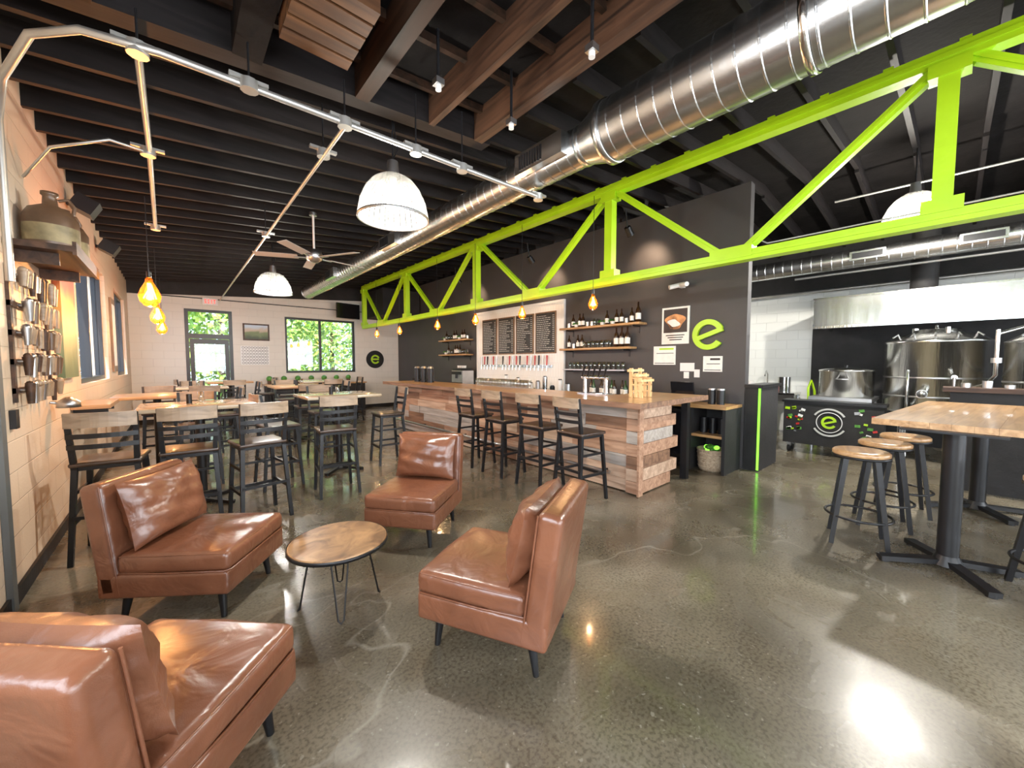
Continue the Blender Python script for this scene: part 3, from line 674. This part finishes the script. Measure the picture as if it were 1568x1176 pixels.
for (a,c,z,w,m) in((2.90,3.27,1.47,1.77,PAPER),(2.60,2.82,1.37,1.50,WHITE),(2.68,2.76,1.26,1.36,PAPER),(2.52,2.60,1.28,1.40,WHITE),(2.20,2.47,1.37,1.60,PAPER)):
    b.bb(XD-.012,XD-.001,a,c,z,w,m)
    if c-a>.25:
        b.bb(XD-.014,XD-.012,a+.02,c-.02,z+.02,z+.03,BLK); b.bb(XD-.014,XD-.012,a+.03,c-.1,w-.06,w-.03,GREEN if a>2.8 else BLK)
        b.bb(XD-.014,XD-.012,a+.03,c-.05,w-.12,w-.11,BLK)
b.obj('posted_notices')
def arc(b,cy,cz,r0,r1,a0,a1,x0,x1,m,n=40,sy=-1,f=None):
    for i in range(n):
        t0=a0+(a1-a0)*i/n;t1=a0+(a1-a0)*(i+1)/n
        q=[(r0*math.cos(t0),r0*math.sin(t0)),(r1*math.cos(t0),r1*math.sin(t0)),(r1*math.cos(t1),r1*math.sin(t1)),(r0*math.cos(t1),r0*math.sin(t1))]
        b.prism(q,x0,x1,m,f or (lambda u,v,w:(w,cy+sy*u,cz+v)))
def esign(b,x,cy,cz,R,m,t=.03):
    arc(b,cy,cz,R*.66,R,math.radians(25),math.radians(325),x-t,x,m)
    Rm=math.radians(20)
    q=[(-R*.72,-R*.14),(R*.95,-R*.14),(R*.95,R*.14),(-R*.72,R*.14)]
    q=[(u*math.cos(Rm)-v*math.sin(Rm),u*math.sin(Rm)+v*math.cos(Rm)) for u,v in q]
    b.prism(q,x-t-.001,x-.001,m,lambda u,v,w:(w,cy-u,cz+v))
b=MB(); esign(b,XD-.005,2.40,1.92,.225,GREEN,.05); b.obj('green_logo_sign')
b=MB(); b.bb(XD-.10,XD-.001,2.77,2.83,2.66,2.72,WHITE); b.cyl((XD-.10,2.80,2.70),(XD-.22,2.92,2.66),.035,WHITE); b.cyl((XD-.10,2.80,2.70),(XD-.2,2.66,2.68),.035,WHITE); b.obj('security_camera')
b=MB()
for k,(y,h) in enumerate(((2.62,.36),(2.55,.30),(2.48,.24))):
    b.bb(4.25,4.28,y-.02,y+.02,1.074,1.074+h,W_LT); b.bb(4.45,4.48,y-.02,y+.02,1.074,1.074+h,W_LT); b.bb(4.22,4.51,y-.03,y+.03,1.03+h,1.06+h,W_LT)
for z in(1.14,1.22,1.30): b.bb(4.255,4.275,2.46,2.64,z,z+.02,W_LT); b.bb(4.455,4.475,2.46,2.64,z,z+.02,W_LT)
b.obj('wooden_flight_rack')
b=MB(); b.cyl((4.35,3.2,1.074),(4.35,3.2,1.09),.10,STEEL,n=24); b.cyl((4.35,3.05,1.09),(4.35,3.05,1.3),.03,STEEL); b.cyl((4.35,3.4,1.09),(4.35,3.4,1.3),.03,STEEL); b.tube([(4.35,3.0,1.3),(4.35,3.45,1.3)],.03,STEEL)
for k in range(5): y=3.04+k*.09; b.cyl((4.35,y,1.3),(4.28,y,1.29),.012,STEEL); b.cyl((4.28,y,1.31),(4.26,y-.06,1.46),.011,BLK,.016)
b.bb(4.25,4.45,2.98,3.46,1.074,1.084,STEEL)
b.obj('draft_tower')
b=MB()
for k in range(34): tumbler(b,4.33+.08*(k%2),4.6+.085*(k//2),1.074,.14,.034)
b.obj('pint_glasses')
b=MB(); b.bb(5.5,5.85,8.2,8.7,.921,1.30,STEELD); b.bb(5.46,5.52,8.25,8.65,1.2,1.28,BLK); b.cyl((5.48,8.45,1.2),(5.48,8.45,1.1),.03,BLK); b.bb(5.44,5.56,8.25,8.65,.925,.95,STEEL); b.bb(5.5,5.85,8.25,8.65,1.30,1.36,BLK); b.bb(5.45,5.5,8.2,8.7,.95,1.0,BLK)
for k in range(4): tumbler(b,5.65,8.3+k*.1,1.36,.07,.035,WHITE)
b.obj('espresso_machine')
b=MB()
for y in(7.5,7.8,8.1): b.cyl((4.2,y,1.074),(4.2,y,1.38),.075,BLK,.07,20); b.cyl((4.2,y,1.38),(4.2,y,1.42),.072,STEELD,.05,20); b.cyl((4.12,y,1.13),(4.07,y,1.13),.012,BLK)
b.obj('coffee_airpots')
b=MB()
for k in range(12): bottle(b,5.75+.08*(k%2),3.2+.11*k,.921,.28,.036,[BOT,BOTG,BOT][k%3])
b.obj('bottle_group')
b=MB()
for k in range(12): y=4.75+.2*k; h=[.18,.25,.12,.3,.2,.16][k%6]; b.cyl((5.56,y,.921),(5.56,y,.921+h),.05,[STEELD,WHITE,BLK,STEEL][k%4],n=16); b.cyl((5.56,y,.921+h),(5.56,y,.94+h),.035,BLK,n=12)
b.obj('bar_canisters')
# ------------------------------------------------------------------ brewery
b=MB(); b.bb(XR-.03,XR-.002,YF,1.95,0,2.3,BLKM); b.obj('trim_hood_backwall')
b=MB(); X0=8.55
b.bb(X0,X0+.03,-4.0,1.65,2.13,2.62,HOODM); b.bb(X0+.03,XR-.04,1.62,1.65,2.13,2.62,HOODM); b.bb(X0+.03,XR-.04,-4.0,1.62,2.60,2.62,HOODM); b.bb(X0-.01,X0+.05,-4.,1.66,2.10,2.14,STEEL); b.bb(X0-.012,X0+.03,-4,1.66,2.60,2.63,STEEL)
for y in(.6,-.6,-1.8): b.bb(X0-.004,X0,y-.004,y+.004,2.14,2.60,STEELD)
b.cyl((9.1,.35,2.62),(9.1,.35,3.7),.16,BLKM,n=24); b.bb(X0+.4,XR-.05,-4,1.6,2.2,2.24,STEELD)
b.bb(X0+.03,X0+.2,-4,1.62,2.13,2.15,STEEL)
b.obj('exhaust_hood')
def kettle(R,z0,z1,legs=True):
    b=MB(); b.lathe([(.001,z0-.08),(R*.5,z0-.06),(R*.96,z0),(R,z0+.03),(R,z1-.02),(R*1.012,z1-.015),(R*1.012,z1+.015),(R*.97,z1+.03),(R*.8,z1+.09),(R*.45,z1+.15),(R*.44,z1+.19),(R*.30,z1+.2),(.001,z1+.2)],(0,0,0),STEEL,64)
    for z in(z0+.25,(z0+z1)/2): b.lathe([(R,z-.012),(R*1.006,z),(R,z+.012)],(0,0,0),STEELD,64)
    if legs:
        for k in range(4):
            a=PI/4+k*PI/2; c,s=math.cos(a)*R*.8,math.sin(a)*R*.8; b.cyl((c,s,0),(c,s,z0+.05),.035,STEEL); b.cyl((c,s,0),(c,s,.03),.06,STEEL)
    for k in range(5):
        a=PI+(k-2)*.45; c,s=math.cos(a),math.sin(a); b.tube([(c*R*.85,s*R*.85,z1+.05),(c*R*.9,s*R*.9,z1+.12),(c*R*1.02,s*R*1.02,z1+.07)],.012,STEELD,6)
    b.tube([(R*.3,0,z1+.15),(R*.3,0,z1+.24),(-R*.3,0,z1+.24),(-R*.3,0,z1+.15)],.018,STEEL); b.cyl((0,R*.4,z1+.1),(0,R*.4,z1+.22),.04,STEEL); b.cyl((-R*.5,-R*.2,z1+.1),(-R*.5,-R*.2,z1+.21),.03,STEEL)
    b.cyl((-R*.98,.1,z0+.3),(-R*1.1,.1,z0+.3),.06,STEEL); b.lathe([(.001,0),(.05,0),(.055,.02),(.001,.03)],(-R*1.1,.1,z0+.3),STEELD,16,R=RY(-PI/2))
    b.cyl((-R*.98,-.2,z0+.55),(-R*1.08,-.2,z0+.55),.03,STEEL); b.cyl((-R*1.08,-.2,z0+.55),(-R*1.08,-.2,z0+.4),.02,STEEL)
    b.tube([(-R*.99,.25,z0+.1),(-R*1.12,.25,z0+.1),(-R*1.15,.25,z0+.15),(-R*1.15,.25,z0+.6),(-R*1.1,.25,z0+.64)],.018,STEEL)
    return b
kettle(.56,.75,1.81).obj('brew_kettle',(8.72,.17,0)); kettle(.54,.75,1.76).obj('brew_kettle',(8.20,-.98,0))
b=MB(); b.bb(7.80,8.10,.62,1.86,.16,.84,BLKM); b.bb(7.78,8.12,.60,1.88,.84,.88,BLK)
for x in(7.86,8.04):
    for y in(.70,1.78): b.cyl((x,y-.02,.06),(x,y+.02,.06),.06,BLK,n=16); b.box((x,y,.13),(.06,.06,.07),STEELD)
esign(b,7.795,1.25,.55,.10,GREEN,.006); arc(b,1.25,.55,.155,.165,0,2*PI,7.785,7.795,WHITE,48); arc(b,1.25,.55,.20,.225,math.radians(30),math.radians(150),7.788,7.796,CHALK,14); arc(b,1.25,.55,.20,.225,math.radians(210),math.radians(330),7.788,7.796,CHALK,14)
for k in range(34):
    y=random.choice([random.uniform(.66,.95),random.uniform(1.58,1.82)]); z=random.uniform(.35,.78); s=random.uniform(.02,.045)
    b.box((7.797,y,z),(.006,s*1.6,s),random.choice([WHITE,RED,PAPER,LEAFD,STEELD,GREEN]),RX(random.uniform(-.4,.4)))
b.obj('stickered_cooler_cart')
b=MB(); R=.36
b.lathe([(.001,0),(R*.97,0),(R,.02),(R,.42),(R*1.03,.425),(R*1.03,.45),(R*.97,.45),(R*.96,.03),(.001,.02)],(0,0,.0),STEEL,48); b.lathe([(.001,.50),(R*.6,.48),(R*1.0,.452),(R*1.0,.44)],(0,0,0),STEEL,48)
b.tube([(-R*.98,-.08,.3),(-R*1.12,-.06,.3),(-R*1.12,.06,.3),(-R*.98,.08,.3)],.01,STEELD); b.cyl((0,0,.49),(0,0,.53),.03,BLK)
b.obj('stock_pot',(8.62,1.18,.931))
b=MB(); b.bb(8.15,9.1,.80,1.6,.88,.93,STEELD); 
for x in(8.20,9.04):
    for y in(.84,1.54): b.cyl((x,y,0),(x,y,.88),.022,STEELD)
b.bb(8.20,9.04,.84,1.54,.28,.30,STEELD); b.obj('steel_prep_table')
b=MB(); b.bb(9.5,10.05,2.1,3.3,.84,.88,STEEL); b.bb(9.5,9.53,2.1,3.3,.70,.86,STEEL)
for x in(9.55,10.0):
    for y in(2.15,3.25): b.cyl((x,y,0),(x,y,.84),.02,STEELD)
b.tube([(9.95,2.7,.88),(9.95,2.7,1.25),(9.85,2.7,1.32),(9.75,2.7,1.22)],.015,STEEL); b.cyl((9.8,2.35,.88),(9.8,2.35,1.2),.12,STEEL); b.cyl((9.85,3.0,.88),(9.85,3.0,1.1),.09,WHITE); b.bb(9.6,9.8,2.95,3.15,.88,.98,RED)
b.obj('utility_sink')
b=MB(); b.tube([(9.75,1.75,.02),(9.72,1.78,.5),(9.65,1.8,.95),(9.55,1.84,1.15),(9.45,1.86,1.0),(9.48,1.85,.5),(9.6,1.84,.2),(9.45,1.9,.02)],.022,GREEN); b.obj('green_hose')
b=MB(); b.bb(6.95,7.12,-4.1,0.0,0,1.16,BLKM); b.bb(6.85,7.25,-4.1,.06,1.16,1.21,SHELFW); b.obj('partition_half_wall')
b=MB()
for k in range(5): b.cyl((7.05,-.12-.16*k,1.211),(7.05,-.12-.16*k,1.21+[.05,.08,.04,.06,.05][k]),.04,STEELD,n=14)
b.obj('steel_fittings')
b=MB(); b.tube([(7.45,-.35,1.9),(7.45,-.35,1.35),(7.5,-.3,1.25),(7.65,-.2,1.2),(7.65,-.2,.4)],.02,STEEL); b.tube([(7.45,-.35,1.85),(7.6,-.6,1.95),(7.62,-.7,1.9)],.02,STEEL); b.cyl((7.45,-.35,1.5),(7.45,-.35,1.56),.045,STEELD); b.cyl((7.65,-.2,0),(7.65,-.2,.4),.03,STEELD); b.cyl((7.65,-.2,0),(7.65,-.2,.02),.09,STEELD); b.obj('brewery_process_piping')
b=MB(); b.tube([(8.35,1.9,2.98),(8.35,-4,2.98)],.02,PIPE); b.tube([(9.9,3.9,2.95),(9.9,-4,2.95)],.03,PIPE); b.tube([(7.2,1.2,3.8),(7.2,-4,3.72)],.015,PIPE); b.tube([(6.3,4,3.3),(6.3,1.95,3.3),(6.4,1.8,3.2),(6.4,-4,3.2)],.012,PIPE); b.obj('brewery_pipes')
# ------------------------------------------------------------------ left wall decor
b=MB(); b.bb(XL+.002,XL+.30,4.0,5.05,2.26,2.30,SHELFW)
for y in(4.15,4.9): b.bb(XL+.002,XL+.22,y-.015,y+.015,2.18,2.26,SHELFW)
b.bb(XL+.30,XL+.32,4.0,5.05,2.24,2.33,SHELFW)
b.obj('wall_shelf')
JUG=simple('brown_stoneware',(.10,.055,.03),.35,0,.4,6)
b=MB(); b.lathe([(.001,0),(.13,0),(.14,.02),(.14,.24),(.11,.30),(.04,.34),(.035,.40),(.045,.41),(.045,.43),(.001,.43)],(0,0,0),JUG,32); b.tube([(.04,0,.38),(.09,0,.40),(.12,0,.35),(.11,0,.29)],.012,JUG); b.lathe([(.141,.06),(.141,.18)],(0,0,0),simple('jug_label',(.20,.16,.08),.6,0,.5,10),32)
jm=b.mesh('stoneware_jug'); place(jm,'stoneware_jug',(XL+.16,4.36,2.301)); place(jm,'stoneware_jug',(XL+.16,4.78,2.301),.8)
b=MB(); TAN=simple('tap_handle_tan',(.30,.20,.12),.45,0,.3,9)
for r in range(5): b.bb(XL+.002,XL+.022,4.0,5.0,1.30+r*.19,1.335+r*.19,SHELFW)
for q in(4.02,4.98): b.bb(XL+.002,XL+.018,q-.02,q+.02,1.24,2.14,SHELFW)
for r in range(5):
    for c in range(9):
        if random.random()<.9:
            y=4.07+c*.108+random.uniform(-.015,.015); z=1.34+r*.19; m=random.choice([JUG,TAN,W_BACK,SHELFW,STEELD,TAN]); h=random.uniform(.09,.15)
            b.cyl((XL+.022,y,z-.02),(XL+.07,y,z-.02),.008,STEELD,n=6); b.cyl((XL+.065,y,z-h),(XL+.065,y+random.uniform(-.015,.015),z+.01),random.uniform(.012,.018),m,random.uniform(.02,.032),n=10); b.sph((XL+.065,y,z+.015),random.uniform(.018,.03),m,8)
b.obj('tap_handle_wall_display')
b=MB(); b.cyl((0,0,0),(.09,.02,-.02),.012,STEELD); b.lathe([(.02,.04),(.07,0),(.075,-.05),(.065,-.05),(.06,-.01),(.015,.03)],(.10,.02,0),STEELD,20); b.obj('wall_bell',(XL+.003,4.95,1.17))
def artm(name,cols):
    m,nt,bs=new_mat(name); L=nt.links.new; tc=nt.nodes.new('ShaderNodeTexCoord'); n=nt.nodes.new('ShaderNodeTexNoise'); n.inputs['Scale'].default_value=2.5; n.inputs['Distortion'].default_value=1
    sp=nt.nodes.new('ShaderNodeSeparateXYZ'); L(tc.outputs['Generated'],sp.inputs[0]); L(tc.outputs['Generated'],n.inputs['Vector'])
    ad=nt.nodes.new('ShaderNodeMath'); ad.operation='MULTIPLY_ADD'; ad.inputs[1].default_value=.35; L(n.outputs['Fac'],ad.inputs[0]); L(sp.outputs['Z'],ad.inputs[2])
    r=nt.nodes.new('ShaderNodeValToRGB'); r.color_ramp.interpolation='EASE'
    for i,(p,c) in enumerate(cols):
        e=r.color_ramp.elements[i] if i<2 else r.color_ramp.elements.new(p)
        e.position=p; e.color=(*c,1)
    L(ad.outputs[0],r.inputs[0]); L(r.outputs[0],bs.inputs['Base Color']); return m
b=MB(); b.bb(XL+.002,XL+.05,5.30,5.95,1.36,2.40,artm('canvas_art',[(.2,(.08,.12,.05)),(1.0,(.22,.05,.02)),(.55,(.18,.24,.13)),(.8,(.42,.24,.05))])); b.obj('canvas_painting')
b=MB(); b.bb(XL+.002,XL+.03,9.35,9.85,1.35,2.6,BFR); b.bb(XL+.03,XL+.034,9.42,9.78,1.45,2.5,PAPER); b.obj('framed_print')
b=MB(); b.bb(1.45,2.08,YB-.03,YB-.002,2.13,2.60,SHELFW); b.bb(1.49,2.04,YB-.034,YB-.03,2.17,2.56,artm('landscape_art',[(.3,(.04,.06,.03)),(1.1,(.5,.6,.7)),(.6,(.15,.2,.08)),(.75,(.5,.4,.3))])); b.obj('framed_landscape')
b=MB(); b.bb(1.38,2.06,YB-.03,YB-.002,1.45,1.97,WHITE)
for i in range(9):
    for j in range(6): arc(b,0,0,.022,.032,0,2*PI,0,.003,BLK,10,f=lambda u,v,w,i=i,j=j:(1.44+i*.07+u,YB-.031-w,1.50+j*.085+v))
b.obj('patterned_wall_print')
b=MB(); b.cyl((5.15,YB-.04,1.62),(5.15,YB-.002,1.62),.30,BLK,n=40); arc(b,0,0,.10,.15,.4,5.7,0,.01,GREEN,30,f=lambda u,v,w:(5.15+u,YB-.041-w,1.62+v)); b.bb(5.02,5.27,YB-.05,YB-.041,1.60,1.65,GREEN); b.obj('round_logo_sign')
b=MB(); b.box((4.15,12.55,3.12),(.75,.06,.46),SCREEN,RZ(.2)); b.bb(4.10,4.2,12.55,12.93,3.1,3.16,BLK); b.obj('wall_television')
b=MB(); b.bb(4.75,5.96,11.3,12.93,2.95,3.75,BLKM); b.obj('ceiling_soffit')
for y,z in((6.2,3.18),(8.2,3.18)):
    b=MB(); b.box((XL+.14,0,0),(.18,.22,.16),BLK,RY(.5)); b.bb(XL+.002,XL+.08,-.02,.02,-.02,.02,BLK)
    b.obj('wall_speaker',(0,y,z))
b=MB(); b.bb(XL+.002,XL+.03,3.62,3.70,0,3.1,simple('grey_steel_post',(.12,.13,.13),.5,.3)); b.obj('steel_door_post')
b=MB(); b.bb(XL+.002,XL+.03,3.90,3.97,1.08,1.2,BLK); b.obj('wall_switch_plate')
b=MB(); b.bb(XL+.002,XL+.28,5.75,6.6,1.03,1.07,W_NATX)
for y in(5.9,6.4): b.bb(XL+.002,XL+.25,y-.02,y+.02,.97,1.03,BLK)
b.obj('wall_drink_ledge')
b=MB(); b.bb(1.9,4.6,12.45,12.93,.0,.86,BLKM); b.bb(1.86,4.64,12.42,12.94,.86,.90,W_NAT); b.obj('window_bench_counter')
b=MB()
for k in range(7): x=2.0+k*.36; b.cyl((x,12.7,.901),(x,12.7,1.0),.05,WHITE if k%2 else JUG,.06,12); b.sph((x,12.7,1.05),(.08,.08,.08),LEAFD,8)
b.obj('potted_plants')
for x,y in((1.6,5.6),(.1,5.3),(1.75,8.3),(.2,9.0)):
    b=MB(); b.cyl((0,0,0),(0,0,.10),.025,BLK,n=12); tumbler(b,.1,.05,0,.12,.03); b.obj('table_condiments',(x,y,1.071))
# ------------------------------------------------------------------ lights
w=bpy.data.worlds.new('sky'); bpy.context.scene.world=w; w.use_nodes=True
bg=w.node_tree.nodes['Background']; bg.inputs[0].default_value=(.62,.80,1,1); bg.inputs[1].default_value=4.2
def area(name,loc,rot,sx,sy,e,col=(1,1,1)):
    l=bpy.data.lights.new(name,'AREA'); l.shape='RECTANGLE'; l.size=sx; l.size_y=sy; l.energy=e; l.color=col
    o=bpy.data.objects.new(name,l); bpy.context.scene.collection.objects.link(o); o.location=loc; o.rotation_euler=rot; return o
area('fill_area_front',(1.95,YF+.05,1.7),(PI/2,0,0),4.3,2.6,215,(1,.98,.95))  # area lamp added inside the unseen front windows as interior fill
area('fill_area_brewery',(7.05,YF+.05,1.9),(PI/2,0,0),4.3,2.4,200,(1,.98,.95))  # added area lamp behind the camera, brightens the brewery side
area('fill_area_left',(XL+.05,-.5,1.95),(PI/2,0,-PI/2),4.0,1.8,140,(.94,.97,1))  # fill lamp added at the unseen opening in the left wall
s=bpy.data.lights.new('sun','SUN'); s.energy=10; s.angle=.01; s.color=(1,.95,.85); so=bpy.data.objects.new('sun',s); bpy.context.scene.collection.objects.link(so); so.rotation_euler=(math.radians(32),0,math.radians(-12))
# ------------------------------------------------------------------ camera
cam=bpy.data.cameras.new('camera'); cam.sensor_width=36; cam.lens=601*36/1600; cam.clip_start=.05
co=bpy.data.objects.new('camera',cam); bpy.context.scene.collection.objects.link(co); co.location=(0,0,1.5); co.rotation_euler=(math.radians(90-3.14),0,math.radians(-41.2)); bpy.context.scene.camera=co
vs=bpy.context.scene.view_settings; vs.view_transform='Standard'; vs.look='None'; vs.exposure=.32; vs.gamma=1.08
